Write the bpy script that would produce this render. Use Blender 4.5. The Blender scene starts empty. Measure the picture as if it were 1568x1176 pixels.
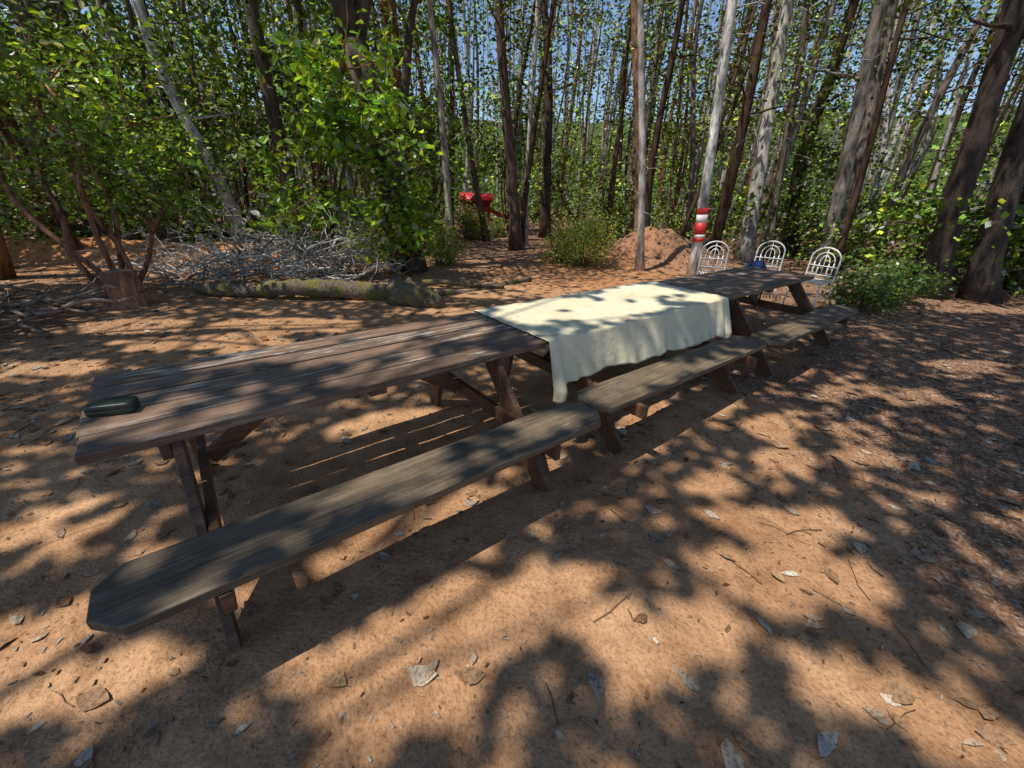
import bpy, math, numpy as np
from mathutils import Vector, Matrix
rng=np.random.default_rng(7)
scene=bpy.context.scene
scene.view_settings.view_transform='Standard'
scene.view_settings.look='None'
scene.view_settings.exposure=0
scene.view_settings.gamma=1
# ------------------------------------------------------------ sun / sky
SUN=np.array([-.395,-.19,.9]);SUN/=np.linalg.norm(SUN)
w=bpy.data.worlds.new("World");scene.world=w;w.use_nodes=True
nt=w.node_tree;bg=nt.nodes['Background'];sk=nt.nodes.new('ShaderNodeTexSky')
sk.sky_type='NISHITA';sk.sun_disc=False;sk.dust_density=.1;sk.ozone_density=4
sk.sun_elevation=math.asin(SUN[2]);sk.sun_rotation=math.atan2(SUN[0],SUN[1])
nt.links.new(sk.outputs[0],bg.inputs[0]);bg.inputs[1].default_value=.14
ld=bpy.data.lights.new("sun","SUN");ld.energy=5;ld.angle=math.radians(.5);ld.color=(1,.95,.86)
lo=bpy.data.objects.new("sun",ld);scene.collection.objects.link(lo)
lo.rotation_euler=Vector(SUN).to_track_quat('Z','Y').to_euler();lo.location=(0,0,30)
# ------------------------------------------------------------ camera
p=.4403;r=.0314
F=Vector((0,math.cos(p),-math.sin(p)));U0=Vector((0,math.sin(p),math.cos(p)));R0=Vector((1,0,0))
R=R0*math.cos(r)+U0*math.sin(r);U=-R0*math.sin(r)+U0*math.cos(r)
cd=bpy.data.cameras.new("camera");co=bpy.data.objects.new("camera",cd);scene.collection.objects.link(co)
M=Matrix((( R.x,U.x,-F.x,0),(R.y,U.y,-F.y,0),(R.z,U.z,-F.z,1.6746),(0,0,0,1)))
co.matrix_world=M;cd.sensor_width=36;cd.lens=36*638.15/1568;cd.clip_end=2000;cd.clip_start=.05
scene.camera=co
# ------------------------------------------------------------ helpers
_k=rng.normal(size=(14,2));_ph=rng.uniform(0,6.28,14)
def fbm(x,y,s=1.):
    x=np.asarray(x,float)/s;y=np.asarray(y,float)/s;o=0;a=1.
    for i in range(14):
        f=1.0+i*.45
        o=o+a*np.sin(_k[i,0]*x*f*2+_k[i,1]*y*f*2+_ph[i]+1.3*np.sin(_k[i,1]*x-_k[i,0]*y+i));a*=.85
    return o/3.2
def gh(x,y):
    x=np.asarray(x,float);y=np.asarray(y,float)
    z=.018*fbm(x,y,1.6)*np.clip((x*x+y*y)/4,0.3,1)
    mm=.62*np.exp(-((x-3.5)/.85)**2-((y-11.7)/.8)**2)+.38*np.exp(-((x-4.5)/1.1)**2-((y-11.5)/.9)**2)+.18*np.exp(-((x-2.7)/1.0)**2-((y-11.6)/.9)**2)
    z=z+mm*(1+.16*fbm(x,y,.35))
    z=z+.42*np.exp(-((y-9.6-.12*(x+6))/.45)**2)*(1/(1+np.exp((x+4.9)*3)))*(1+.15*fbm(x,y,.5))
    D=np.hypot(x,y);d=np.clip(D-14,0,None);z=z+.15*fbm(x,y,9)*np.clip(d/6,0,1)
    q=np.clip((D-45)/60,0,1);z=z+14*q*q*(3-2*q)*np.clip(y/40,0,1)*(1+.15*fbm(x,y,25))
    return z
class Acc:
    def __init__(s): s.V=[];s.C=[];s.F=[];s.n=0
    def add(s,V,Fc,col,mat=0):
        V=np.asarray(V,float).reshape(-1,3);col=np.asarray(col,float)
        if col.ndim==1: col=np.tile(col,(len(V),1))
        s.V.append(V);s.C.append(col[:,:3]);s.F.append((np.asarray(Fc,int)+s.n,mat));s.n+=len(V)
    def obj(s,name,mats,smooth=True,parent=None,smats=None):
        me=bpy.data.meshes.new(name);V=np.concatenate(s.V);C=np.concatenate(s.C)
        me.vertices.add(len(V));me.vertices.foreach_set('co',V.astype(np.float32).ravel())
        nl=sum(f.size for f,_ in s.F);npoly=sum(len(f) for f,_ in s.F)
        me.loops.add(nl);me.polygons.add(npoly)
        me.loops.foreach_set('vertex_index',np.concatenate([f.ravel() for f,_ in s.F]).astype(np.int32))
        tot=np.concatenate([np.full(len(f),f.shape[1]) for f,_ in s.F]);st=np.concatenate([[0],np.cumsum(tot)[:-1]])
        me.polygons.foreach_set('loop_start',st.astype(np.int32))
        me.polygons.foreach_set('loop_total',tot.astype(np.int32))
        mi=np.concatenate([np.full(len(f),m) for f,m in s.F])
        me.polygons.foreach_set('material_index',mi.astype(np.int32))
        sm=np.full(npoly,bool(smooth))
        if smats is not None: sm=np.isin(mi,smats)
        me.polygons.foreach_set('use_smooth',sm)
        a=me.attributes.new('Col','FLOAT_COLOR','POINT')
        a.data.foreach_set('color',np.c_[C,np.ones(len(C))].astype(np.float32).ravel())
        for m in mats: me.materials.append(m)
        me.update(calc_edges=True);me.validate()
        o=bpy.data.objects.new(name,me);scene.collection.objects.link(o)
        if parent: o.parent=parent
        return o
def tube(acc,pts,rad,col,mat=0,k=7,cap=True,rough=0.):
    pts=np.asarray(pts,float);n=len(pts);rad=np.broadcast_to(np.asarray(rad,float),(n,))
    t=np.gradient(pts,axis=0);t/=np.linalg.norm(t,axis=1)[:,None]+1e-9
    ref=np.array([0,0,1.]) if abs(t[:,2]).mean()<.7 else np.array([1.,0,0])
    b=np.cross(t,ref);b/=np.linalg.norm(b,axis=1)[:,None]+1e-9;c=np.cross(t,b)
    a=np.arange(k)/k*2*math.pi
    rr=rad[:,None]*(1+rough*rng.normal(size=(n,k)))
    V=pts[:,None]+rr[...,None]*(np.cos(a)[None,:,None]*b[:,None]+np.sin(a)[None,:,None]*c[:,None])
    i=np.arange(n-1)[:,None]*k;j=np.arange(k)[None];j2=(j+1)%k
    Fc=np.stack([i+j,i+j2,i+k+j2,i+k+j],-1).reshape(-1,4)
    acc.add(V,Fc,col,mat)
    if cap:
        acc.F.append((np.array([acc.n-k+np.arange(k)]),mat))
        acc.F.append((np.array([acc.n-n*k+np.arange(k)[::-1]]),mat))
def wob(p0,p1,n=8,a=.05,seed=None):
    p0=np.array(p0,float);p1=np.array(p1,float);t=np.linspace(0,1,n)[:,None]
    L=np.linalg.norm(p1-p0);P=p0+(p1-p0)*t
    d=np.zeros((n,3))
    for q in range(3):
        for h in (1,2,3):
            d[:,q]+=rng.normal()*np.sin(math.pi*h*t[:,0])/h
    return P+d*a*L
LT2=(np.array([[0,0,0],[.3,.24,.09],[.72,.2,.07],[1,0,-.06],[.72,-.2,.07],[.3,-.24,.09]])-[.5,0,0],np.array([[0,3,2,1],[0,5,4,3]]))
LT1=(np.array([[0,0,0],[.5,.3,0],[1,0,0],[.5,-.3,0]])-[.5,0,0],np.array([[0,1,2,3]]))
def leaves(acc,C,size,col,mat=1,tpl=LT1,up=.5,droop=0.,wid=1.):
    C=np.asarray(C,float);n=len(C)
    if n==0:return
    T,Fc=tpl;d=rng.normal(size=(n,3));d[:,2]=d[:,2]*.6-droop;d/=np.linalg.norm(d,axis=1)[:,None]
    nn=rng.normal(size=(n,3));nn[:,2]=abs(nn[:,2])+up
    b=np.cross(nn,d);b/=np.linalg.norm(b,axis=1)[:,None]+1e-9;nn=np.cross(d,b)
    s=np.broadcast_to(size,(n,))[:,None,None]
    V=C[:,None]+s*(T[None,:,0:1]*d[:,None]+wid*T[None,:,1:2]*b[:,None]+T[None,:,2:3]*nn[:,None])
    m=len(T);Fa=(Fc[None]+np.arange(n)[:,None,None]*m).reshape(-1,Fc.shape[1])
    col=np.asarray(col,float)
    if col.ndim==1: col=np.tile(col,(n,1))
    acc.add(V.reshape(-1,3),Fa,np.repeat(col,m,axis=0),mat)
def lcol(n,base=(.12,.185,.03),var=.5,yel=.15):
    v=np.exp(rng.normal(size=(n,1))*var*.9);c=np.array(base)[None]*v
    y=rng.random(n)<yel;c[y]=c[y]*[1.8,1.35,.9]
    h=rng.normal(size=n)*.1;c[:,0]*=1+h;c[:,2]*=1-h
    g=rng.random(n)<.07;c[g]=c[g]*.3+.3
    return np.clip(c,0.004,.6)
# ------------------------------------------------------------ materials
def newmat(name):
    m=bpy.data.materials.new(name);m.use_nodes=True;n=m.node_tree
    for x in list(n.nodes):n.nodes.remove(x)
    o=n.nodes.new('ShaderNodeOutputMaterial');b=n.nodes.new('ShaderNodeBsdfPrincipled');n.links.new(b.outputs[0],o.inputs[0])
    return m,n,b,o
def N(n,t,**k):
    x=n.nodes.new(t)
    for a,v in k.items(): setattr(x,a,v)
    return x
def ramp(n,inp,st):
    x=n.nodes.new('ShaderNodeValToRGB');n.links.new(inp,x.inputs[0])
    e=x.color_ramp.elements
    while len(e)<len(st): e.new(.5)
    for i,(p_,c_) in enumerate(st):
        e[i].position=p_;e[i].color=(*c_,1) if len(c_)==3 else c_
    return x.outputs[0]
def noise(n,vec,scale,detail=4,rough=.6,dim='3D'):
    x=n.nodes.new('ShaderNodeTexNoise');x.inputs['Scale'].default_value=scale;x.inputs['Detail'].default_value=min(detail,5);x.inputs['Roughness'].default_value=rough
    if vec is not None:n.links.new(vec,x.inputs['Vector'])
    return x.outputs[0]
def mixc(n,a,b,fac,mode='MIX'):
    x=n.nodes.new('ShaderNodeMix');x.data_type='RGBA';x.blend_type=mode
    for s,v in ((x.inputs[0],fac),(x.inputs[6],a),(x.inputs[7],b)):
        if isinstance(v,(int,float)): s.default_value=v
        elif isinstance(v,tuple): s.default_value=(*v,1)
        else: n.links.new(v,s)
    return x.outputs[2]
def mth(n,op,a,b=0.,c=None):
    x=n.nodes.new('ShaderNodeMath');x.operation=op
    for i,v in enumerate((a,b) if c is None else (a,b,c)):
        if isinstance(v,(int,float)): x.inputs[i].default_value=v
        else: n.links.new(v,x.inputs[i])
    return x.outputs[0]
def bump(n,b,h,st=.3,dist=.02):
    x=n.nodes.new('ShaderNodeBump');x.inputs['Strength'].default_value=st;x.inputs['Distance'].default_value=dist
    n.links.new(h,x.inputs['Height']);n.links.new(x.outputs[0],b.inputs['Normal'])
def mapping(n,src,scale):
    x=n.nodes.new('ShaderNodeMapping');x.inputs['Scale'].default_value=scale;n.links.new(src,x.inputs['Vector']);return x.outputs[0]
def leafmat(name,tr=.4,rough=.42):
    m,n,b,o=newmat(name);a=N(n,'ShaderNodeAttribute',attribute_name='Col')
    b.inputs['Roughness'].default_value=rough
    n.links.new(a.outputs[0],b.inputs['Base Color'])
    if tr>0:
        t=N(n,'ShaderNodeBsdfTranslucent');h=mixc(n,a.outputs[0],(2.6,2.3,.9),1.,'MULTIPLY');n.links.new(h,t.inputs[0])
        mx=N(n,'ShaderNodeMixShader');mx.inputs[0].default_value=tr
        n.links.new(b.outputs[0],mx.inputs[1]);n.links.new(t.outputs[0],mx.inputs[2]);n.links.new(mx.outputs[0],o.inputs[0])
    return m
def diffmat(name,noi=0):
    m,n,b,o=newmat(name);n.nodes.remove(b);a=N(n,'ShaderNodeAttribute',attribute_name='Col');d=N(n,'ShaderNodeBsdfDiffuse')
    c=a.outputs[0]
    if noi==1:
        tc=N(n,'ShaderNodeTexCoord');n1=noise(n,mapping(n,tc.outputs['Object'],(12,12,3)),1.,2,.7)
        c=mixc(n,c,ramp(n,n1,[(.33,(.35,.33,.32)),(.52,(.95,.95,.95)),(.72,(1.4,1.4,1.35))]),1.,'MULTIPLY')
    if noi==2:
        tc=N(n,'ShaderNodeTexCoord');n1=noise(n,tc.outputs['Object'],70,3,.7)
        c=mixc(n,c,ramp(n,n1,[(.35,(.5,.45,.4)),(.52,(1,1,1)),(.72,(1.2,1.2,1.2))]),1.,'MULTIPLY')
    n.links.new(c,d.inputs[0]);n.links.new(d.outputs[0],o.inputs[0]);return m
M_leaf=leafmat('leaf',.35,.38)
M_can=diffmat('shade_canopy_leaf')
M_far=diffmat('far_leaf')
M_barkfar=diffmat('far_bark',1)
M_dry=diffmat('dry_leaf',2)
def barkmat(name,sc=(14,14,3.5),strong=.9):
    m,n,b,o=newmat(name);tc=N(n,'ShaderNodeTexCoord');a=N(n,'ShaderNodeAttribute',attribute_name='Col')
    v=mapping(n,tc.outputs['Object'],sc)
    n1=noise(n,v,1.,4,.7);n2=noise(n,tc.outputs['Object'],2.2,1,.6)
    f=ramp(n,n1,[(.33,(.28,.26,.25)),(.52,(.95,.95,.95)),(.72,(1.5,1.5,1.45))])
    g=ramp(n,n2,[(.3,(.55,.55,.53)),(.7,(1.3,1.27,1.25))])
    c=mixc(n,mixc(n,a.outputs[0],f,1.,'MULTIPLY'),g,1.,'MULTIPLY')
    n.links.new(c,b.inputs['Base Color']);b.inputs['Roughness'].default_value=.9
    bump(n,b,n1,strong,.03);return m
M_bark=barkmat('bark');M_stick=diffmat('stick_bark',1)
def woodmat(name,dark,mid,light,wear=.62,wearcol=(.42,.38,.35)):
    m,n,b,o=newmat(name);tc=N(n,'ShaderNodeTexCoord');ge=N(n,'ShaderNodeNewGeometry')
    rv=N(n,'ShaderNodeVectorMath',operation='ADD');cx=N(n,'ShaderNodeCombineXYZ')
    r10=mth(n,'MULTIPLY',ge.outputs['Random Per Island'],37.);n.links.new(r10,cx.inputs[0]);n.links.new(r10,cx.inputs[2])
    n.links.new(tc.outputs['Object'],rv.inputs[0]);n.links.new(cx.outputs[0],rv.inputs[1])
    g1=noise(n,mapping(n,rv.outputs[0],(.9,30,30)),1.5,5,.7)
    g2=noise(n,mapping(n,rv.outputs[0],(5,230,230)),1.,3,.7)
    bl=noise(n,rv.outputs[0],3.6,5,.72)
    c=ramp(n,g1,[(.3,dark),(.5,mid),(.72,light)])
    c=mixc(n,c,ramp(n,g2,[(.35,(.5,.48,.47)),(.55,(1,1,1)),(.75,(1.3,1.27,1.25))]),.85,'MULTIPLY')
    c=mixc(n,c,ramp(n,bl,[(.3,(.5,.5,.5)),(.5,(.95,.95,.93)),(.68,(1.35,1.3,1.25))]),.9,'MULTIPLY')
    wm=mth(n,'MULTIPLY',ramp(n,noise(n,mapping(n,rv.outputs[0],(2.2,26,26)),1.3,5,.75),[(wear,(0,0,0)),(wear+.05,(1,1,1))]),ramp(n,noise(n,rv.outputs[0],1.3,2,.5),[(.42,(0,0,0)),(.56,(1,1,1))]))
    c=mixc(n,c,wearcol,mth(n,'MULTIPLY',wm,.85))
    tint=mth(n,'MULTIPLY_ADD',ge.outputs['Random Per Island'],.5,.78)
    cc=N(n,'ShaderNodeCombineXYZ')
    for i in range(3): n.links.new(tint,cc.inputs[i])
    c=mixc(n,c,cc.outputs[0],1.,'MULTIPLY')
    n.links.new(c,b.inputs['Base Color']);b.inputs['Roughness'].default_value=.6
    bump(n,b,g2,.35,.003);return m
M_top=woodmat('table_wood',(.08,.047,.032),(.205,.127,.083),(.31,.21,.15),.54,(.5,.47,.40))
M_bench=woodmat('bench_wood',(.095,.066,.04),(.185,.135,.085),(.29,.225,.15),.6,(.38,.33,.26))
M_leg=woodmat('leg_wood',(.055,.027,.014),(.145,.068,.035),(.24,.125,.068),.75)
# ------------------------------------------------------------ ground
def axis(lo,hi,dn,far,nfar):
    a=np.arange(lo,hi+1e-6,dn);q=np.geomspace(dn*1.5,far,nfar)
    return np.concatenate([lo-q[::-1],a,hi+q])
xs=axis(-14,16,.09,400,30);ys=axis(-3,24,.09,400,30)
X,Y=np.meshgrid(xs,ys);Z=gh(X,Y)
nx=len(xs);ny=len(ys);i=np.arange(ny-1)[:,None]*nx+np.arange(nx-1)[None]
Fg=np.stack([i,i+1,i+nx+1,i+nx],-1).reshape(-1,4)
def litter(x,y):
    m=.5+.5*np.tanh((x-2.3-.35*(y-2))*.9+.8*fbm(x,y,1.2)); m=np.where(y>7.2,np.maximum(m*0.8,.5+.5*np.tanh((y-10.5)*.6+fbm(x,y,1.5))),m)
    l=.5+.5*np.tanh((-x-4.6+.25*(6-y))*.9+.7*fbm(x,y,1.1)); m=np.maximum(m,l*.55*(y<8))
    path=np.exp(-((x-1.2-.08*(y-9))/1.0)**2)*(y>7)
    mound=np.exp(-((x-3.4)/1.0)**2-((y-11.5)/.9)**2)
    path2=np.exp(-((y-8.9)/1.)**2)*(x<-4.6)
    return np.clip(m*(1-.8*path)*(1-.95*path2)*(1-.4*mound),0,1)
acc=Acc();lm=litter(X,Y);D_=np.hypot(X,Y)
redm=np.clip(1.3*np.exp(-((Y-9.3)/1.)**2)*(X<-4.2)+.7*np.exp(-((X-1.6)/1.8)**2)*np.clip((Y-7)/1.5,0,1)*(Y<15)+.7*np.exp(-((X-3.4)/1.3)**2-((Y-11.5)/1.2)**2),0,1)
acc.add(np.stack([X,Y,Z],-1),Fg,np.stack([lm,np.clip((D_-30)/15,0,1),redm],-1).reshape(-1,3))
m,n,b,o=newmat('dirt');tc=N(n,'ShaderNodeTexCoord');at=N(n,'ShaderNodeAttribute',attribute_name='Col');ob=tc.outputs['Object']
sp=N(n,'ShaderNodeSeparateColor');n.links.new(at.outputs['Color'],sp.inputs[0])
big=noise(n,ob,.9,2,.6);mid=noise(n,ob,6,4,.65);fine=noise(n,ob,55,3,.7)
c=ramp(n,big,[(.3,(.38,.205,.105)),(.5,(.475,.265,.14)),(.7,(.56,.335,.185))])
c=mixc(n,c,(.60,.26,.11),mth(n,'MULTIPLY',sp.outputs[2],.8))
c=mixc(n,c,ramp(n,mid,[(.3,(.6,.55,.5)),(.55,(1,1,1)),(.75,(1.18,1.17,1.15))]),.9,'MULTIPLY')
c=mixc(n,c,ramp(n,fine,[(.33,(.45,.40,.36)),(.48,(1,1,1)),(.68,(1.25,1.25,1.25))]),.6,'MULTIPLY')
vp=N(n,'ShaderNodeTexVoronoi');vp.inputs['Scale'].default_value=55;n.links.new(ob,vp.inputs['Vector'])
pb=mth(n,'MULTIPLY',ramp(n,vp.outputs['Distance'],[(.16,(1,1,1)),(.26,(0,0,0))]),ramp(n,mth(n,'FRACT',mth(n,'MULTIPLY',vp.outputs['Color'],7.)),[(.7,(0,0,0)),(.8,(1,1,1))]))
c=mixc(n,c,mixc(n,(.26,.13,.075),(.56,.40,.28),mth(n,'FRACT',mth(n,'MULTIPLY',vp.outputs['Color'],13.))),mth(n,'MULTIPLY',pb,.75))
lc=ramp(n,mth(n,'FRACT',mth(n,'MULTIPLY',vp.outputs['Color'],3.)),[(0,(.14,.065,.04)),(.4,(.26,.135,.08)),(.75,(.38,.22,.14)),(.95,(.5,.36,.26))])
lc=mixc(n,lc,ramp(n,fine,[(.35,(.4,.38,.36)),(.6,(1.1,1.1,1.1))]),.9,'MULTIPLY')
lmk=ramp(n,mth(n,'ADD',mth(n,'MULTIPLY',sp.outputs[0],.9),mth(n,'MULTIPLY',mid,.5)),[(.45,(0,0,0)),(.85,(1,1,1))])
c=mixc(n,c,lc,mth(n,'MULTIPLY',lmk,.85))
c=mixc(n,c,ramp(n,mid,[(.35,(.03,.045,.015)),(.65,(.1,.15,.035))]),sp.outputs[1])
n.links.new(c,b.inputs['Base Color']);b.inputs['Roughness'].default_value=1.;b.inputs['Specular IOR Level'].default_value=.1
h=mth(n,'ADD',mth(n,'MULTIPLY',mid,1.2),mth(n,'MULTIPLY',fine,.5));bump(n,b,h,.8,.03)
acc.obj('ground',[m])
# ------------------------------------------------------------ leaf litter
acc=Acc()
def scatter(nc,xr,yr,dens):
    x=rng.uniform(*xr,nc);y=rng.uniform(*yr,nc);k=rng.random(nc)<dens(x,y);return x[k],y[k]
def drycol(n):
    pal=np.array([[.40,.29,.20],[.47,.38,.28],[.30,.18,.105],[.19,.10,.055],[.50,.45,.36],[.40,.245,.135],[.36,.17,.095]])
    return pal[rng.choice(len(pal),n,p=[.24,.19,.2,.12,.07,.13,.05])]*rng.uniform(.7,1.15,(n,1))
tpl=[]
for q in range(12):
    t=np.linspace(0,1,9);wd=np.array([.012,.10,.17,.215,.23,.215,.165,.09,.01])*rng.uniform(.8,1.25);vv=[];cu=rng.uniform(-.5,.6);fo=rng.uniform(-.05,.35);be=rng.uniform(-.12,.12);tw0=rng.uniform(-.4,.4)
    for k_,tt in enumerate(t):
        zz=cu*(tt-.5)**2*.9
        for sgn in (-1,0,1): vv.append([tt-.5+rng.normal()*.008,sgn*wd[k_]*(1+rng.normal()*.08)+be*math.sin(tt*3.14),zz+abs(sgn)*fo*wd[k_]+sgn*wd[k_]*tw0*(tt-.5)*1.5+rng.normal()*.01])
    # petiole
    vv=np.array(vv);vv[:,2]-=vv[:,2].min();ff=[]
    for k_ in range(8):
        for s_ in range(2): ff.append([k_*3+s_,k_*3+s_+1,k_*3+s_+4,k_*3+s_+3])
    nb=len(vv);e0=vv[1];vv=np.vstack([vv,[e0+[0,.008,0],e0+[0,-.008,0],e0+[-.16,-.012,.02],e0+[-.16,.004,.02]]]);ff.append([nb,nb+1,nb+2,nb+3])
    tpl.append((vv,np.array(ff)))
def groundleaves(x,y,size,tp):
    nn_=len(x);T,Fc=tp;a=rng.uniform(0,6.28,nn_);d=np.stack([np.cos(a),np.sin(a),rng.normal(size=nn_)*.06],-1)
    up=np.stack([rng.normal(size=nn_)*.12,rng.normal(size=nn_)*.12,np.ones(nn_)],-1)
    fl=rng.random(nn_)<.35;bb=np.cross(up,d);bb/=np.linalg.norm(bb,axis=1)[:,None];up=np.cross(d,bb);up[fl]*=-1
    Cn=np.stack([x,y,gh(x,y)+.003],-1);ww=rng.uniform(.75,1.3,nn_)[:,None,None]
    V=Cn[:,None]+size[:,None,None]*(T[None,:,0:1]*d[:,None]+ww*T[None,:,1:2]*bb[:,None]+T[None,:,2:3]*up[:,None])
    low=(V[...,2]-gh(V[...,0],V[...,1])).min(axis=1);V[...,2]+=(.003-low)[:,None]
    mm=len(T);Fa=(Fc[None]+np.arange(nn_)[:,None,None]*mm).reshape(-1,4)
    acc.add(V.reshape(-1,3),Fa,np.repeat(drycol(nn_),mm,axis=0)*rng.uniform(.85,1.1,(nn_*mm,1)))
def dn(x,y):
    e=litter(x,y);s=(x+1.58)*.785+(y-1.21)*.62;w_=-(x+1.58)*.62+(y-1.21)*.785
    und=np.exp(-((w_+.15)/.35)**2)*(s>-.2)*(s<7)
    return np.clip(.17+.7*e+.45*und+.25*(x<-1.6)*(y<5)+.25*(y<1.0),0,1)*(.45+.55*(fbm(x,y,.5)>0))
x,y=scatter(25000,(-9,12),(0,12.5),dn);sp_=np.array_split(np.arange(len(x)),12)
for q in range(12): groundleaves(x[sp_[q]],y[sp_[q]],rng.choice([.45,.65,.9,1.2],len(sp_[q]),p=[.25,.3,.3,.15])*.092*rng.uniform(.8,1.2,len(sp_[q])),tpl[q])
acc.obj('leaf_litter',[M_dry])
acc=Acc()
x,y=scatter(90000,(-7,10),(.2,9),lambda x,y:np.clip(.25+.75*litter(x,y),0,1)*(.4+.6*(fbm(x,y,.8)>-.2)))
nn_=len(x);sz=rng.uniform(.006,.026,nn_)*np.where(rng.random(nn_)<.05,1.7,1)
T=np.array([[-.5,-.2,0],[.5,-.15,.1],[.45,.2,.25],[-.5,.2,.1]]);a=rng.uniform(0,6.28,nn_)
d=np.stack([np.cos(a),np.sin(a),0*a],-1);bb=np.stack([-np.sin(a),np.cos(a),rng.normal(size=nn_)*.3],-1)
V=np.stack([x,y,gh(x,y)+.003],-1)[:,None]+sz[:,None,None]*(T[None,:,0:1]*d[:,None]+T[None,:,1:2]*bb[:,None]+T[None,:,2:3]*np.array([0,0,1.]))
acc.add(V.reshape(-1,3),np.arange(nn_*4).reshape(-1,4),np.repeat(drycol(nn_)*.85,4,axis=0))
x,y=scatter(700,(-6,8),(.3,7),lambda x,y:np.clip(.3+.7*litter(x,y),0,1))
for x_,y_ in zip(x,y):
    an=rng.uniform(0,6.28);L=rng.uniform(.05,.28);P=wob([x_,y_,0],[x_+math.cos(an)*L,y_+math.sin(an)*L,0],4,.06);P[:,2]=gh(P[:,0],P[:,1])+.006
    tube(acc,P,rng.uniform(.0015,.004),np.array([.22,.14,.09])*rng.uniform(.5,1.4),0,3,False)
acc.obj('forest_debris',[M_dry])
# ------------------------------------------------------------ tables
OX,OY,YAW=-1.58,1.2114,.6689
Lt,Wt=2.30,.8735
def tw(s,w_,z=0.):
    return np.array([OX+s*math.cos(YAW)-w_*math.sin(YAW),OY+s*math.sin(YAW)+w_*math.cos(YAW),z])
BOX=np.array([[-1,-1,-1],[1,-1,-1],[1,1,-1],[-1,1,-1],[-1,-1,1],[1,-1,1],[1,1,1],[-1,1,1]])*.5
BF=np.array([[0,3,2,1],[4,5,6,7],[0,1,5,4],[1,2,6,5],[2,3,7,6],[3,0,4,7]])
def box(acc,c,d,col=(1,1,1),mat=0,jit=0.):
    acc.add(np.array(c)+BOX*np.array(d)+rng.normal(size=(8,3))*jit,BF,col,mat)
def beam(acc,p0,p1,wd,th,side):
    p0=np.array(p0,float);p1=np.array(p1,float);t=p1-p0;L=np.linalg.norm(t);t/=L;s=np.array(side,float);s-=t*(s@t);s/=np.linalg.norm(s);q=np.cross(t,s)
    acc.add((p0+p1)/2+BOX[:,0:1]*L*t+BOX[:,1:2]*th*s+BOX[:,2:3]*wd*q,BF,(1,1,1),0)
def bev(o,wd=.004):
    m_=o.modifiers.new('bevel','BEVEL');m_.width=wd;m_.segments=2;m_.limit_method='ANGLE'
def prism(acc,poly,z0,z1):
    poly=np.array(poly);k=len(poly);V=np.concatenate([np.c_[poly,np.full(k,z0)],np.c_[poly,np.full(k,z1)]])
    acc.add(V,[[i_,(i_+1)%k,k+(i_+1)%k,k+i_] for i_ in range(k)],(1,1,1));n0=acc.n-2*k
    acc.F.append((np.array([n0+k+np.arange(k)]),0));acc.F.append((np.array([n0+np.arange(k)[::-1]]),0))
def picnic_table(s0,boff,topw=.12,clipn=.09):
    E=bpy.data.objects.new('picnic_table',None);scene.collection.objects.link(E)
    E.location=tw(s0,0);E.rotation_euler=(0,0,YAW)
    a=Acc();nb=5;pw=Wt/nb
    for i_ in range(nb):
        e0=rng.uniform(-.014,.014);e1=rng.uniform(-.014,.014)
        V=np.array([(Lt+e0+e1)/2-e0,(i_+.5)*pw,.73+rng.normal()*.002])
        box(a,V,(Lt+e0+e1,pw-.012,.04),jit=.0015)
    o=a.obj('table_top',[M_top],False,E);bev(o,.005)
    a=Acc()
    for si,sg in ((.30,1),(1.92,-1)):
        beam(a,(si,topw,.708),(si,-.47,0),.135,.038,(1,0,0))
        beam(a,(si,.75,.708),(si,.93,0),.135,.038,(1,0,0))
        beam(a,(si+sg*.041,-.60,.365),(si+sg*.041,.88,.365),.09,.038,(1,0,0))
        beam(a,(si-sg*.041,.03,.667),(si-sg*.041,.84,.667),.085,.038,(1,0,0))
        beam(a,(si+sg*.065,.435,.36),(si+sg*.56,.435,.69),.085,.038,(0,1,0))
    beam(a,(1.15,.03,.688),(1.15,.84,.688),.04,.09,(1,0,0))
    o=a.obj('a_frame_legs',[M_leg],False,E);bev(o)
    a=Acc();b0,b1=-.593+boff,-.288+boff;x0,x1=.0,Lt+.0;cl=clipn
    prism(a,[(x0+cl,b0),(x1-cl*.9,b0),(x1,b0+cl),(x1,b1-cl*.8),(x1-cl,b1),(x0+cl*.9,b1),(x0,b1-cl*.9),(x0,b0+cl)],.411,.45)
    o=a.obj('bench_seat',[M_bench],False,E);bev(o)
    return E
S2=2.325;S3=4.66
picnic_table(0,0);picnic_table(S2,.07,.24);picnic_table(S3,0.0)
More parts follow.
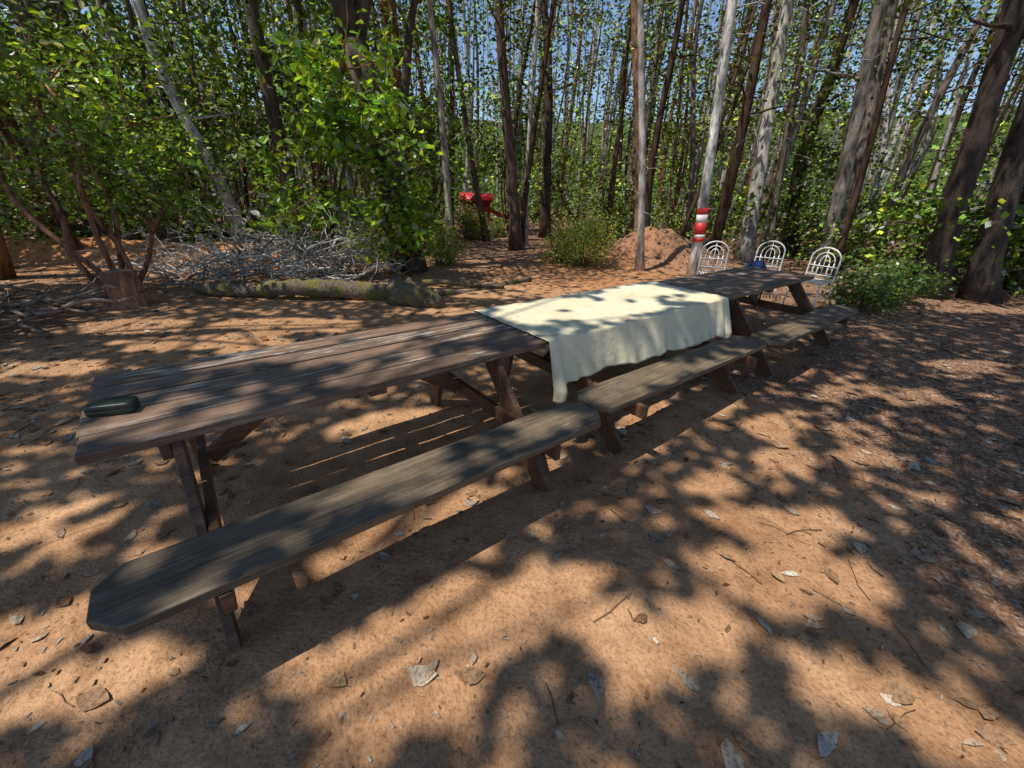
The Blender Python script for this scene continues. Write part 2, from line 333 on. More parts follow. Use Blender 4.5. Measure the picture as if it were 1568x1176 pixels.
# tablecloth
acc=Acc();na,nbq=170,120
A=np.linspace(-.03,Lt+.03,na)
hang=lambda s:.30+.08*(s/Lt)+.15*np.exp(-((s+.02)/.06)**2)+.09*np.exp(-((s-Lt-.02)/.07)**2)+.010*np.sin(s*9)+.006*np.sin(s*23)
V=np.zeros((na,nbq,3));Bq=np.linspace(0,1,nbq)
for i_,s_ in enumerate(A):
    H=hang(s_);tot=H+Wt+.25;q=Bq*tot-H
    fr=np.clip(-q,0,None);bk=np.clip(q-Wt,0,None);cw=np.clip(q,0,Wt)
    fold=.009*np.sin(s_*8+.6*np.sin(s_*4))+.006*np.sin(s_*17+1)+.003*np.sin(s_*47)
    cor=.03*np.exp(-((s_)/.12)**2)*math.sin(s_*45+1)+.03*np.exp(-((s_-Lt)/.15)**2)*math.sin(s_*38)
    k1=np.clip(fr/.25,0,1.4)
    V[i_,:,0]=s_+.012*k1*np.sin(s_*13)
    V[i_,:,1]=cw-(.012*(fr>0)+np.minimum(fr,.012)+fold*k1+k1*.075+cor*k1)+(.014*(bk>0)+.02*np.clip(bk/.2,0,1))
    wr=.0035*np.sin(s_*7+cw*3)*np.sin(cw*9)+.003*np.sin(s_*31+cw*17)*np.sin(cw*5+s_*3)+.0025*np.sin(cw*40+s_*6)
    V[i_,:,2]=.7605+abs(wr)*(fr==0)*(bk==0)-np.clip(fr-.012,0,None)*.96-np.clip(bk-.012,0,None)*.985
i=np.arange(na-1)[:,None]*nbq+np.arange(nbq-1)[None]
acc.add(V,np.stack([i,i+nbq,i+nbq+1,i+1],-1).reshape(-1,4),(1,1,1))
m,n,b,o_=newmat('cream_cloth');tc=N(n,'ShaderNodeTexCoord')
nz=noise(n,tc.outputs['Object'],3,4,.6);c=ramp(n,nz,[(.3,(.68,.59,.38)),(.7,(.8,.73,.52))])
st=noise(n,tc.outputs['Object'],14,4,.6);c=mixc(n,c,ramp(n,st,[(.6,(1,1,1)),(.72,(.75,.67,.55))]),1.,'MULTIPLY')
n.links.new(c,b.inputs['Base Color']);b.inputs['Roughness'].default_value=.75
bump(n,b,noise(n,tc.outputs['Object'],7,5,.6),.6,.02)
o=acc.obj('tablecloth',[m]);o.location=tw(S2,0);o.rotation_euler=(0,0,YAW)
sm=o.modifiers.new('th','SOLIDIFY');sm.thickness=.002
# glasses case
acc=Acc();k=28;aa=np.arange(k)/k*2*math.pi
def se(v,e): return np.sign(v)*abs(v)**e
rings=[(.9,0),(.98,.004),(1,.014),(1,.022),(.975,.0235),(.975,.0255),(1.0,.027),(1,.038),(.96,.046),(.85,.049),(.4,.050),(0.02,.0505)]
V=np.array([[.085*f_*se(math.cos(t),.3),.042*f_*se(math.sin(t),.3),z] for f_,z in rings for t in aa])
Fc=[[r_*k+j,r_*k+(j+1)%k,(r_+1)*k+(j+1)%k,(r_+1)*k+j] for r_ in range(len(rings)-1) for j in range(k)]
acc.add(V,Fc,(1,1,1))
m,n,b,o_=newmat('case_leatherette');tc=N(n,'ShaderNodeTexCoord');nz=noise(n,tc.outputs['Object'],60,4,.6)
n.links.new(ramp(n,nz,[(.3,(.012,.02,.014)),(.7,(.035,.05,.035))]),b.inputs['Base Color']);b.inputs['Roughness'].default_value=.4;bump(n,b,nz,.2,.002)
o=acc.obj('glasses_case',[m]);o.location=tw(.11,.35,.752);o.rotation_euler=(0,0,YAW-.3)
# ------------------------------------------------------------ trees
GREY=(.38,.35,.31);WHITE=(.5,.47,.43);DARK=(.09,.06,.042);RED=(.24,.12,.07);ORG=(.42,.18,.07);BRN=(.17,.11,.08)
def tree(name,base,top,r0,col,H=None,nbr=10,leafz=(3.5,11),nl=1500,ls=.1,base_col=(.12,.185,.03),spread=1.4,own=None,wobble=.012,dead=6,k=10,tpl=LT1,lm=None):
    """base (x,y), top (x,y,z) = point the trunk passes through; continues to H"""
    a=own or Acc();b0=np.array([base[0],base[1],float(gh(base[0],base[1]))-.08]);tp=np.array(top,float)
    H=H or rng.uniform(11,15);f_=(H-b0[2])/(tp[2]-b0[2]);end=b0+(tp-b0)*f_
    P=wob(b0,end,18,wobble);tt=np.linspace(0,1,18);rad=r0*(1-.8*tt)*(1+.55*np.exp(-tt*H/.25))
    cv=np.array(col)*rng.uniform(.85,1.15)
    tube(a,P,rad,cv,0,k,rough=.03)
    cs=[]
    at=lambda z:(lambda f:np.array([np.interp(f,tt,P[:,q]) for q in range(3)]))(np.clip((z-b0[2])/(end[2]-b0[2]),0,1))
    for i_ in range(nbr):
        z=rng.uniform(*leafz);q=at(z);an=rng.uniform(0,6.28);L=spread*rng.uniform(.5,1.2)
        e=q+np.array([math.cos(an)*L,math.sin(an)*L,rng.uniform(-.1,.7)*L]);B=wob(q,e,6,.06);tube(a,B,np.linspace(r0*.22,.006,6),cv*.9,0,4,False)
        for f in (.7,1.): cs.append(B[0]+(B[-1]-B[0])*f)
    for i_ in range(dead):
        z=rng.uniform(1.0,8);q=at(z);an=rng.uniform(0,6.28);L=rng.uniform(.25,1.3)
        e=q+np.array([math.cos(an)*L,math.sin(an)*L,rng.uniform(-.35,.35)*L]);tube(a,wob(q,e,5,.1),np.linspace(.016,.004,5),np.array([.42,.39,.35])*rng.uniform(.6,1.2),0,3,False)
    if nl and cs:
        cs=np.array(cs);idx=rng.integers(0,len(cs),nl);C=cs[idx]+rng.normal(size=(nl,3))*np.array([.32,.32,.2])*spread/1.4
        br=np.exp(rng.normal(size=len(cs))*.35)[idx][:,None]
        leaves(a,C,rng.uniform(.7,1.3,nl)*ls,lcol(nl,base_col)*br,1,tpl)
    return a if own else a.obj(name,[M_bark,M_far],smats=[0])
tree('conifer_tree',(-1.0,14.8),(-2.0,14.8,6.3),.10,BRN,nl=900)
tree('conifer_tree',(0,13.0),(-.42,13,5.8),.17,(.12,.07,.05),nl=1200,dead=3)
tree('conifer_tree',(1.11,17.1),(.47,17.1,7),.2,DARK,nl=1500,wobble=.03)
tree('conifer_tree',(-1.6,10.5),(-1.93,10.5,5),.085,(.38,.33,.26),nl=500,dead=12)
tree('white_bark_tree',(2.9,9.95),(2.2,9.95,4.9),.085,(.58,.55,.5),nl=500,dead=3,leafz=(5.5,11))
tree('shade_canopy_tree',(4.0,14.2),(3.1,14.2,6.1),.17,(.38,.2,.12),nl=1200)
tree('white_bark_tree',(3.74,8.95),(3.45,8.95,4.6),.10,(.62,.6,.56),nl=700,dead=2,leafz=(5.5,11))
tree('conifer_tree',(6.38,12.1),(5.95,12.1,5.8),.2,(.48,.45,.4),nl=1500,dead=10)
tree('conifer_tree',(7.6,10.6),(7.0,10.6,5.0),.17,(.30,.26,.22),nl=1200,dead=8)
tree('conifer_tree',(8.6,11.5),(8.1,11.5,5.0),.15,(.2,.16,.13),nl=1200,dead=14)
tree('conifer_tree',(7.91,8.05),(7.25,8.05,4.4),.2,(.075,.05,.038),nl=1200,dead=6)
tree('conifer_tree',(8.75,7.9),(8.2,7.9,4.0),.22,(.085,.06,.048),nl=1200,dead=6)
tree('conifer_tree',(9.6,10.2),(9.4,10.2,4.0),.16,(.10,.075,.06),nl=1200,dead=10)
tree('conifer_tree',(-5.51,11.35),(-5.5,11.35,6),.2,DARK,nl=2200,leafz=(3,11),spread=2)
tree('shade_canopy_tree',(11.2,9.0),(8.3,8.6,5.0),.13,ORG,nl=900,leafz=(4,9),dead=3,wobble=.03)
# big dark forked tree
a=Acc();b0=np.array([-2.25,9.1,-.1])
t1=np.array([b0,[-2.35,9.1,.8],[-2.5,9.1,1.8],[-2.72,9.1,2.9],[-2.95,9.1,3.9]]);tube(a,t1,[.4,.3,.27,.25,.24],DARK,0,14,rough=.05)
tube(a,wob(t1[-1]-[0,0,.25],[-3.7,9.1,9],10,.02),np.linspace(.2,.06,10),DARK,0,10)
tube(a,wob(t1[-1]-[0,0,.25],[-1.6,9.3,8],10,.03),np.linspace(.16,.05,10),DARK,0,10)
tube(a,wob([-2.6,9.1,2.3],[-1.4,9.0,6],10,.04),np.linspace(.1,.03,10),DARK,0,8)
cs=[]
for i_ in range(30):
    an=rng.uniform(0,6.28);q=np.array([-3.1+rng.normal()*.3,9.1,rng.uniform(4.8,8.5)]);e=q+np.array([math.cos(an)*2.2,math.sin(an)*2.2,rng.uniform(-.3,1.2)]);B=wob(q,e,6,.06);tube(a,B,np.linspace(.05,.008,6),DARK,0,5,False);cs+=[B[3],B[4],B[5]]
cs=np.array(cs);nl=6000;leaves(a,cs[rng.integers(0,len(cs),nl)]+rng.normal(size=(nl,3))*[.5,.5,.3],rng.uniform(.08,.15,nl),lcol(nl),1)
a.obj('shade_canopy_tree',[M_bark,M_leaf],smats=[0])
def leafy(name,stems,clumps,nl,ls,bc,droop=.1,scol=RED,yel=.15,tpl_=LT2,sig=.25,wid=1.1,own=None,tw_=.014):
    a=own or Acc()
    for P,r_ in stems: tube(a,np.array(P),np.linspace(r_,r_*.35,len(P)),scol,0,7)
    St=np.concatenate([np.array(P) for P,_ in stems]);clumps=np.array(clumps)
    for c_ in clumps:
        q=St[np.argmin(np.linalg.norm(St-c_[:3]-[0,0,-.3],axis=1))];tube(a,wob(q,c_[:3],6,.06),np.linspace(tw_,.004,6),scol,0,4,False)
    idx=rng.integers(0,len(clumps),nl);C=clumps[idx,:3]+rng.normal(size=(nl,3))*sig*np.array([1,1,.8])
    br=np.exp(rng.normal(size=len(clumps))*.3)[idx][:,None]
    leaves(a,C,rng.uniform(.7,1.25,nl)*ls,lcol(nl,bc,.45,yel)*br,1,tpl_,droop=droop,wid=wid)
    return a if own else a.obj(name,[M_stick,M_leaf],smats=[0])
b0=[-2.1,8.5,0]
st=[(wob(b0,[-2.9,8.3,2.4],8,.04),.035),(wob([-2.5,8.4,1.0],[-3.9,8.0,2.2],8,.05),.022),(wob(b0,[-1.75,8.4,1.9],8,.05),.025),(wob([-2.9,8.3,2.4],[-2.7,8.2,4.2],7,.04),.02)]
cl=[[-2.8+rng.normal()*.45,8.1+rng.normal()*.4,z] for z in rng.uniform(2.0,3.6,22)]+[[-3.2+rng.normal()*.75,8.0+rng.normal()*.45,z] for z in rng.uniform(.9,2.4,26)]+[[-2.1+rng.normal()*.3,8.3+rng.normal()*.3,z] for z in rng.uniform(.4,1.9,12)]
leafy('madrone_sapling',st,cl,2900,.155,(.13,.24,.028),yel=.3,sig=.19)
b0=np.array([-6.15,6.55,0]);st=[];cl=[]
for e in ([-7.4,6.3,2.0],[-6.8,6.6,2.9],[-6.1,6.4,2.7],[-5.3,6.6,2.3],[-4.9,6.8,1.6],[-7.0,7.0,2.2]):
    P=wob(b0+rng.normal(size=3)*[.08,.08,0],e,9,.09);st.append((P,.045));
    for _ in range(11): cl.append(P[-1]+rng.normal(size=3)*[.55,.5,.5])
    cl.append(P[-3]);cl.append(P[-2])
leafy('madrone_shrub',st,cl,4700,.10,(.10,.18,.025),yel=.18,scol=(.3,.15,.10),sig=.2)
a=Acc();P_=np.array([[-5.5,5.80,-.05],[-5.5,5.80,.12],[-5.51,5.81,.3],[-5.52,5.82,.47]]);tube(a,P_,[.29,.22,.2,.195],(.30,.15,.085),0,22,rough=.05)
tube(a,[P_[-1]-[0,0,.01],P_[-1]+[0,0,.004]],[.17,.165],(.5,.36,.22),0,22,rough=.03)
a.obj('tree_stump',[M_bark],smats=[])
def bush(name,c,rad,nl,ls,bc,yel=.2,flat=1.):
    a=Acc();c=np.array(c,float);cl=[]
    for i_ in range(30):
        d=rng.normal(size=3);d/=np.linalg.norm(d);d[2]=abs(d[2]);e=c+d*np.array(rad)*rng.uniform(.4,1.2)
        tube(a,wob([c[0]+d[0]*.1,c[1]+d[1]*.1,float(gh(c[0],c[1]))-.02],e,6,.07),np.linspace(.012,.003,6),(.2,.14,.09),0,4,False)
        cl+= [e,c+(e-c)*.7+[0,0,.1]]
    cl=np.array(cl);C=cl[rng.integers(0,len(cl),nl)]+rng.normal(size=(nl,3))*.12*np.mean(rad)/.7;C[:,2]=np.maximum(C[:,2],.03)
    leaves(a,C,rng.uniform(.7,1.3,nl)*ls,lcol(nl,bc,.4,yel),1,LT1);return a.obj(name,[M_stick,M_leaf],smats=[0])
bush('bush',(1.6,10.3,.15),(.75,.6,1.25),3800,.06,(.2,.28,.055),.3)
bush('bush',(1.15,10.9,.1),(.5,.5,.7),1800,.06,(.2,.27,.05),.3)
bush('bush',(5.6,6.9,.1),(.6,.5,.5),1800,.07,(.07,.12,.025),.15)
bush('bush',(6.6,7.4,.1),(.7,.6,.65),2200,.07,(.08,.14,.03),.15)
bush('bush',(-1.7,9.9,.1),(.5,.5,.8),2000,.06,(.16,.23,.04),.3)
bush('bush',(-3.3,10.4,.1),(.9,.6,1.0),2500,.07,(.12,.18,.03),.2)
bush('bush',(-1.75,15.5,.1),(.8,.5,1.0),2200,.08,(.14,.2,.04),.2)
bush('bush',(-.9,16.5,.1),(.6,.5,.5),1200,.08,(.14,.2,.04),.2)
# background forest
a=Acc()
def rtree(x,y,r_,col,nl,ls,leafz,spread,dead):
    tree('',(x,y),(x+rng.normal()*.4,y+rng.normal()*.3,6),r_,col,H=rng.uniform(10,16),nbr=9,leafz=leafz,nl=nl,ls=ls,spread=spread,own=a,wobble=rng.choice([.008,.015,.03]),dead=dead,k=6,base_col=(.11,.175,.03) if rng.random()<.6 else (.18,.25,.045))
cols=[GREY,(.44,.40,.35),(.2,.16,.13),DARK,RED,(.55,.52,.48),BRN]
for i_ in range(235):
    while True:
        an=rng.uniform(-62,62);d_=rng.uniform(11.5,34);x=d_*math.sin(math.radians(an));y=d_*math.cos(math.radians(an))
        if abs(x-1.2-.08*(y-9))<1.3 and y<19: continue
        if abs(x+.0768*y)<1.2 and y<24: continue
        if -9<x<-3 and y<11.5: continue
        if abs(x-3.4)<1 and y<13: continue
        break
    rtree(x,y,min(.28,.085*math.exp(rng.normal()*.5)),cols[rng.choice(7,p=[.17,.12,.17,.22,.11,.07,.14])],370,.085+.003*d_,(3.0,12),1.7,8)
for (x,y,hh) in [(-11,9,4),(-9,12,5),(-12.5,13,6),(-7.3,12.5,4.5),(-4.3,12.6,4.5),(-6.2,14.5,6),(-10,16,6.5),(-2.6,13.5,3.6),(-14,9.5,6),(-8.6,10.9,3.2),(-15,17,7),(2.6,17.5,3),(8.5,14,3.2),(13,11.5,3.5),(6.8,18.5,5),(-.4,19.5,5),(12.2,8.2,2.2),(-3.2,17.5,7),(9.2,9.2,1.5)]:
    st=[];cl=[];b0=np.array([x,y,float(gh(x,y))-.05])
    for q in range(5):
        e=b0+[rng.normal()*.9,rng.normal()*.6,hh*rng.uniform(.55,.95)];P=wob(b0,e,8,.06);st.append((P,.05))
        for _ in range(7): cl.append(P[-1]+rng.normal(size=3)*[.8,.7,.25*hh])
        cl.append(P[-3]+rng.normal(size=3)*.5)
    cl=np.array(cl);cl[:,2]=np.maximum(cl[:,2],.4)
    leafy('',st,cl,2000,.11+.002*y,(.12,.20,.028) if rng.random()<.5 else (.18,.26,.04),yel=.2,tpl_=LT1,sig=.25,own=a,scol=(.2,.14,.1),wid=1.3)
a.obj('background_forest',[M_barkfar,M_far],smats=[0])
# understory mass
a=Acc();nc=300
for i_ in range(nc):
    an=math.radians(rng.uniform(-62,62));d_=rng.uniform(12,30);x=d_*math.sin(an);y=d_*math.cos(an)
    if abs(x-1.0-.08*(y-9))<1.5 and y<20: continue
    if abs(x+.0768*y)<1.3 and y<22 : continue
    if -9<x<-3 and y<11: continue
    if abs(x-3.6)<1.8 and y<14: continue
    hh=rng.uniform(.3,2.0);nl=190;C=np.array([x,y,hh*.5])+rng.normal(size=(nl,3))*[.5,.5,hh*.35];C[:,2]=abs(C[:,2])
    leaves(a,C,rng.uniform(.06,.11,nl)*(1+d_/40),lcol(nl,(.15,.22,.035) if rng.random()<.6 else (.08,.13,.025)),1)
a.obj('forest_understory',[M_barkfar,M_far],smats=[0])
# distant forest
a=Acc()
for i_ in range(240):
    an=math.radians(rng.uniform(-65,65));d_=rng.uniform(34,75);x=d_*math.sin(an);y=d_*math.cos(an);g_=float(gh(x,y))
    P=wob([x,y,g_-.5],[x+rng.normal()*.8,y,g_+rng.uniform(14,22)],7,.012);tube(a,P,np.linspace(rng.uniform(.12,.28),.05,7),np.array(cols[rng.integers(0,7)]),0,5,False)
nC=1250;an=np.radians(rng.uniform(-66,66,nC));d_=rng.uniform(34,80,nC);zc=rng.uniform(0,1,nC)**1.2*24
gap=(np.abs(np.degrees(an)-2)<11)|(np.abs(np.degrees(an)-40)<9);keep=~(gap&(zc>3.5)&(rng.random(nC)<.8));an=an[keep];d_=d_[keep];zc=zc[keep];nC=len(an)
xx=d_*np.sin(an);yy=d_*np.cos(an);zc=zc+gh(xx,yy)
nl=80*nC;idx=rng.integers(0,nC,nl);C=np.stack([xx,yy,zc],-1)[idx]+rng.normal(size=(nl,3))*[1.2,1.2,.85]
br=np.exp(rng.normal(size=nC)*.4)[idx][:,None]
leaves(a,C,rng.uniform(.25,.5,nl),lcol(nl,(.13,.19,.035))*br,1)
a.obj('distant_forest',[M_barkfar,M_far],smats=[0])
# ------------------------------------------------------------ brush pile / logs
a=Acc()
def stick(c_,hgt):
    an=rng.uniform(-.7,.7)+(math.pi if rng.random()<.5 else 0);L=rng.uniform(.5,1.6)
    p0=c_+[0,0,rng.uniform(.0,hgt*.6)];p1=p0+np.array([math.cos(an)*L,math.sin(an)*L*.6,rng.uniform(-.2,1.)*hgt]);p1[2]=max(p1[2],.02)
    P=wob(p0,p1,7,.12);P[:,2]=np.maximum(P[:,2],gh(P[:,0],P[:,1])+.01);r_=rng.uniform(.008,.028);col=np.array([.72,.67,.61])*rng.uniform(.3,1.)
    tube(a,P,np.linspace(r_,r_*.35,7),col,0,5,False)
    for _ in range(4):
        q=P[rng.integers(2,7)];e=q+rng.normal(size=3)*[.25,.2,.2]+[0,0,.12];tube(a,wob(q,e,4,.1),np.linspace(r_*.4,.003,4),col,0,3,False)
for i_ in range(180):
    c_=np.array([rng.uniform(-6.3,-2.9),rng.uniform(7.1,8.6),0]);stick(c_,.95*math.exp(-((c_[0]+4.3)/1.4)**2)+.08)
for i_ in range(30):
    c_=np.array([rng.uniform(-12.5,-8.),rng.uniform(10.3,11),0]);stick(c_,.4)
a.obj('brush_pile',[M_stick])
a=Acc()
for i_ in range(110):
    c_=np.array([rng.uniform(-7.6,-5.2),rng.uniform(3.9,5.6) ,0]);c_[0]-=0.5;an=rng.uniform(0,6.28);L=rng.uniform(.3,1.1)
    p0=c_+[0,0,rng.uniform(.02,.25)];p1=p0+np.array([math.cos(an)*L,math.sin(an)*L,rng.uniform(-.1,.2)]);P=wob(p0,p1,6,.07);P[:,2]=np.maximum(P[:,2],.015)
    r_=rng.uniform(.008,.035);tube(a,P,np.linspace(r_,r_*.5,6),np.array([.36,.28,.21])*rng.uniform(.4,1.2),0,5)
a.obj('firewood_pile',[M_stick])
m,n,b,o_=newmat('mossy_bark');tc=N(n,'ShaderNodeTexCoord')
nz=noise(n,tc.outputs['Object'],5,5,.65);n2=noise(n,tc.outputs['Object'],28,5,.7)
c=mixc(n,ramp(n,n2,[(.3,(.06,.042,.028)),(.7,(.36,.27,.18))]),(.22,.20,.045),ramp(n,nz,[(.5,(0,0,0)),(.6,(1,1,1))]))
n.links.new(c,b.inputs['Base Color']);b.inputs['Roughness'].default_value=.95;bump(n,b,mth(n,'ADD',n2,nz),1.,.06);M_moss=m
def log(P,rad,name):
    a=Acc();tube(a,P,rad,(1,1,1),0,14,rough=.13);return a.obj(name,[M_moss])
log(wob([-5.0,6.5,.10],[-1.5,6.6,.10],34,.012),np.linspace(.09,.14,34)*rng.uniform(.8,1.2,34),'fallen_log')
log(wob([-1.9,6.45,.16],[-1.1,6.1,.12],14,.03),np.interp(np.linspace(0,1,14),np.linspace(0,1,8),[.12,.22,.22,.17,.18,.14,.13,.08])*rng.uniform(.85,1.15,14),'fallen_log')
log(wob([-1.3,6.9,.05],[.3,8.3,.06],16,.03),np.linspace(.06,.05,16),'fallen_log')
log(wob([-2.4,7.4,.05],[-.2,7.6,.05],16,.04),np.linspace(.05,.035,16),'fallen_log')
# ------------------------------------------------------------ chairs
m,n,b,o_=newmat('white_painted_iron');tc=N(n,'ShaderNodeTexCoord');nz=noise(n,tc.outputs['Object'],18,4,.6)
n.links.new(ramp(n,nz,[(.3,(.55,.53,.48)),(.6,(.8,.79,.75))]),b.inputs['Base Color']);b.inputs['Roughness'].default_value=.45;M_iron=m
def arc(cx,cz,rx,rz,a0,a1,y,n_=14):
    t=np.linspace(math.radians(a0),math.radians(a1),n_);return np.stack([cx+rx*np.cos(t),np.full(n_,y),cz+rz*np.sin(t)],-1)
def chair(x,y,rz):
    a=Acc();W=(1,1,1);T=lambda P,r_=.009:tube(a,P,r_,W,0,6)
    hw=.21
    back=np.concatenate([[[-hw,.2,.0]],[[-hw,.2,.45]],arc(0,.76,hw,.18,180,0,.22,18),[[hw,.2,.45]],[[hw,.2,0]]]);T(back,.013)
    T(arc(0,.72,.14,.15,180,0,.22));T([[-.14,.22,.72],[-.14,.21,.46]]);T([[.14,.22,.72],[.14,.21,.46]])
    T(arc(0,.70,.07,.12,180,0,.22));T([[-.07,.22,.70],[-.07,.21,.46]]);T([[.07,.22,.70],[.07,.21,.46]]);T([[0,.22,.94],[0,.21,.46]],.006)
    for z in (.52,.66): T([[-hw,.21,z],[hw,.21,z]])
    for cx in (-.105,.105): T(arc(cx,.59,.035,.05,0,360,.22),.006)
    T([[-hw,.2,.45],[-hw,-.2,.45],[hw,-.2,.45],[hw,.2,.45],[-hw,.2,.45]],.012)
    for q in np.linspace(-.16,.16,7): T([[q,.2,.452],[q,-.2,.452]],.008)
    for sx in (-hw,hw):
        T([[sx,-.2,.45],[sx*1.08,-.23,0]],.012);T([[sx,.2,.2],[sx,-.21,.2]],.007)
    o=a.obj('garden_chair',[M_iron]);o.location=(x,y,float(gh(x,y)));o.rotation_euler=(0,0,rz);return o
chair(3.35,7.25,-.25);chair(4.38,7.5,-.5);chair(4.75,6.8,-1.0)
a=Acc();k=20;aa=np.arange(k)/k*2*math.pi
rings=[(.6,0),(.95,.03),(1,.1),(.97,.2),(.85,.3),(.6,.36),(.2,.39),(.01,.4)]
V=np.array([[.17*f_*se(math.cos(t),.7)*(1+.06*math.sin(3*t+z*20)),.09*f_*se(math.sin(t),.7)*(1+.1*math.sin(5*t)),z] for f_,z in rings for t in aa])
a.add(V,[[r_*k+j,r_*k+(j+1)%k,(r_+1)*k+(j+1)%k,(r_+1)*k+j] for r_ in range(len(rings)-1) for j in range(k)],(1,1,1))
tube(a,[[-.08,0,.36],[-.06,0,.47],[0,0,.5],[.06,0,.47],[.08,0,.36]],.01,(1,1,1),0,6)
m,n,b,o_=newmat('blue_fabric');tc=N(n,'ShaderNodeTexCoord');nz=noise(n,tc.outputs['Object'],25,4,.6)
n.links.new(ramp(n,nz,[(.3,(.02,.035,.12)),(.7,(.05,.08,.24))]),b.inputs['Base Color']);b.inputs['Roughness'].default_value=.8
o=a.obj('blue_bag',[m]);o.location=(3.75,6.7,float(gh(3.75,6.7))+.36);o.rotation_euler=(.0,0,-.3);bagz=o.location.z
a=Acc();box(a,(0,0,bagz-.02),(.36,.26,.03))
for sx in (-.14,.14):
    for sy in (-.09,.09): box(a,(sx,sy,(bagz-.035)/2),(.03,.03,bagz-.037))
o=a.obj('wooden_stool',[M_leg],False);o.location=(3.75,6.7,0);o.rotation_euler=(0,0,-.3)
# trail marker on the white trunk
a=Acc()
def paint(name,c):
    m,n,b,o_=newmat(name);tc=N(n,'ShaderNodeTexCoord');nz=noise(n,tc.outputs['Object'],20,4,.6)
    n.links.new(ramp(n,nz,[(.25,tuple(q*.75 for q in c)),(.6,c)]),b.inputs['Base Color']);b.inputs['Roughness'].default_value=.5;return m
M_red=paint('red_paint',(.6,.03,.03));M_wht=paint('white_paint',(.78,.76,.74))
def px(z): return 3.74-(z/4.6)*.29
for z0,z1,mt,r_ in ((1.30,1.42,0,.104),(1.15,1.30,1,.106),(.93,1.15,0,.108),(.87,.93,1,.109),(.80,.87,0,.108)):
    tube(a,[[px(z0),8.93,z0+.001],[px((z0+z1)/2),8.93,(z0+z1)/2],[px(z1),8.93,z1-.001]],[r_,r_*1.02,r_],(1,1,1),mt,14)
a.obj('trail_marker_band',[M_red,M_wht])
# playground slide
E=bpy.data.objects.new('playground_slide',None);scene.collection.objects.link(E);E.location=(-1.75,20.9,float(gh(-1.75,20.9)));E.rotation_euler=(0,0,.15);E.scale=(1.15,1.15,.9)
a=Acc()
for sx in (-.6,.35):
    for sy in (-.4,.4): tube(a,[[sx,sy,-.05],[sx,sy,1.35]],.05,(1,1,1),0,8)
box(a,(-.125,0,.72),(1.05,.9,.06),(1,1,1),1);box(a,(-.6,0,1.02),(.05,.7,.5),(1,1,1),0);box(a,(-.12,.46,1.02),(.85,.05,.5),(1,1,1),0);box(a,(-.12,-.46,.92),(.85,.05,.3),(1,1,1),0);box(a,(-.12,-.46,.35),(.85,.04,.5),(1,1,1),0)
a.obj('tower',[M_red,M_wht],False,E)
a=Acc();t=np.linspace(0,math.pi,12)
V=np.array([[x_,.55*math.cos(q)*1.0,1.3+.38*math.sin(q)] for x_ in (-.8,.5) for q in t]);a.add(V,[[j,j+1,13+j,12+j] for j in range(11)],(1,1,1),0)
o=a.obj('roof',[M_red],True,E);o.modifiers.new('s','SOLIDIFY').thickness=.04
a=Acc();t=np.linspace(0,1,12);prof=[(-.28,.22),(-.26,.0),(.26,.0),(.28,.22)]
V=np.array([[.4+1.5*q,py,.75*(1-q)**1.25+.06+pz] for q in t for py,pz in prof]);a.add(V,[[i_*4+j,i_*4+j+1,i_*4+j+5,i_*4+j+4] for i_ in range(11) for j in range(3)],(1,1,1),0)
o=a.obj('chute',[M_red],True,E);o.modifiers.new('s','SOLIDIFY').thickness=.03
# ------------------------------------------------------------ unseen overhead trees, leaves placed to cast the chosen shade and sun patches
sh=-SUN[:2]/SUN[2]
LIT=[(-.28,1.08,.58,.18,.45),(.2,1.32,.2,.12,.4),(-.3,.78,.2,.05,.3),(1.35,1.5,.34,.13,.1),(1.33,1.87,.16,.09,.5),(.51,1.11,.14,.13,0),(.8,1.18,.15,.09,.3),(1.66,1.42,.16,.11,0),(1.42,.94,.22,.10,-.2),(1.6,.78,.13,.06,0),(1.68,1.83,.22,.1,.2),
(2.1,2.94,.28,.12,.6),(1.3,2.16,.15,.1,.3),(3.2,3.62,.4,.12,.2),(3.8,3.5,.35,.1,.1),(5.13,4.42,.5,.16,.2),(1.94,2.48,.28,.12,.3),(2.57,2.51,.22,.1,.2),(2.74,2.88,.22,.1,.3),(1.16,2.99,.4,.16,.6),(.18,2.46,.16,.12,0),(-.5,1.66,.5,.12,.66),
(-2.35,1.66,.22,.13,.5),(-1.87,1.06,.25,.13,.4),(-1.55,.9,.25,.12,.2),(-4.7,4.86,.7,.3,.1),(-3.6,4.48,.9,.25,.1),(-2.9,5.1,.9,.3,.1),(-4.4,3.6,.5,.15,.1),(-2.6,4.2,.6,.2,.1),(-.85,2.8,.45,.17,.3),
(.65,8.7,1.7,1.3,0),(3.4,11.3,1.6,1.3,0),(-7.5,9.0,3.4,1.1,0),(-4.5,7.8,1.8,.8,0),(1.0,6.0,.6,.2,.1),(-.6,6.0,.7,.18,0),(-3.2,6.5,1.2,.15,0)]
for s_,w_,a_,b_ in ((.3,.2,.3,.13),(1.6,.58,.62,.24),(1.25,.12,.3,.08),(.75,.7,.25,.08)): 
    q=tw(s_,w_)[:2]+sh*.75;LIT.append((q[0],q[1],a_,b_,YAW))
for s_,w_,a_,b_ in ((.5,.55,.5,.3),(1.1,.3,.5,.2),(1.75,.6,.4,.22),(2.1,.15,.2,.12)):
    q=tw(S2+s_,w_)[:2]+sh*.75;LIT.append((q[0],q[1],a_,b_,YAW))
for s_,a_,b_ in ((.2,.16,.1),(1.05,.25,.09),(1.95,.18,.08),(2.6,.25,.1),(3.6,.3,.08),(5.3,.3,.1)):
    q=tw(s_,-.44)[:2]+sh*.45;LIT.append((q[0],q[1],a_,b_,YAW))
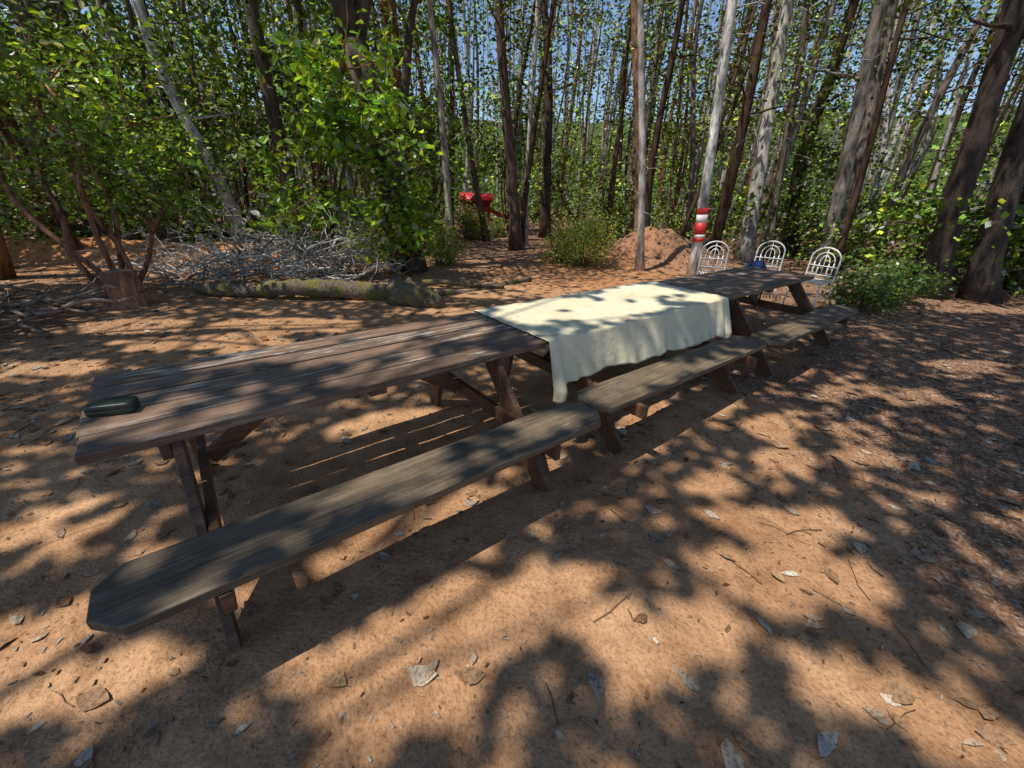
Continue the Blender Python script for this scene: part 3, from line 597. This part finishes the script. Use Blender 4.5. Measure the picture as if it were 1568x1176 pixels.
def shade(x,y):
    x=x+.05*fbm(x,y,.35);y=y+.05*fbm(y,x,.35);v=np.full(len(x),-9.)
    for cx,cy,a_,b_,an in LIT:
        dx=x-cx;dy=y-cy;u_=(dx*math.cos(an)+dy*math.sin(an))/(a_+.05);v_=(-dx*math.sin(an)+dy*math.cos(an))/(b_+.05)
        v=np.maximum(v,1-u_*u_-v_*v_)
    lit=v+.35*fbm(x,y,.28)>0
    small=fbm(x+7,y*1.5,.3)-.25*fbm(x,y,1.5)>np.where((x>2.2),.6,.85)
    s=np.where(lit,.02,np.where(small,.1,.98))
    return np.where(y>6.9,np.where(lit,.02,np.clip(.2+.5*fbm(x,y,1.),.03,.7)),s)
cell=.09
gx,gy=np.meshgrid(np.arange(-8,10.5,cell),np.arange(-.8,12.0,cell));gx=gx.ravel()+rng.normal(size=gx.size)*.02;gy=gy.ravel()+rng.normal(size=gy.size)*.02
keep=rng.random(len(gx))<shade(gx,gy);gx=gx[keep];gy=gy[keep]
hz=10.+1.3*fbm(gx,gy,2.5)+rng.normal(size=len(gx))*.35
P=np.stack([gx+SUN[0]/SUN[2]*hz,gy+SUN[1]/SUN[2]*hz,hz],-1)
TR=np.array([[-5.5,-1.8],[-1.5,-3.2],[3.2,-2.6],[-8.2,2.2],[6.5,1.0],[-9,7.2],[10.5,5.5]])
own=np.argmin(((P[:,None,:2]-TR[None])**2).sum(-1),axis=1)
for i_,(x,y) in enumerate(TR):
    a=Acc();T_=wob([x,y,-.1],[x+rng.normal()*.3,y+rng.normal()*.3,11.5],12,.02);tube(a,T_,np.linspace(.24,.05,12),RED,0,10)
    Q=P[own==i_]
    if len(Q)>20:
        for q in Q[rng.integers(0,len(Q),22)]:
            s0=T_[rng.integers(7,12)];tube(a,wob(s0,q,7,.05),np.linspace(.035,.006,7),RED,0,5,False)
        leaves(a,Q,rng.uniform(.15,.21,len(Q)),lcol(len(Q),(.07,.12,.02)),1,LT2,up=3.,wid=1.5)
    a.obj('shade_canopy_tree',[M_barkfar,M_can],smats=[0])  # out-of-view tree, its crown gaps shaped for the sun patches
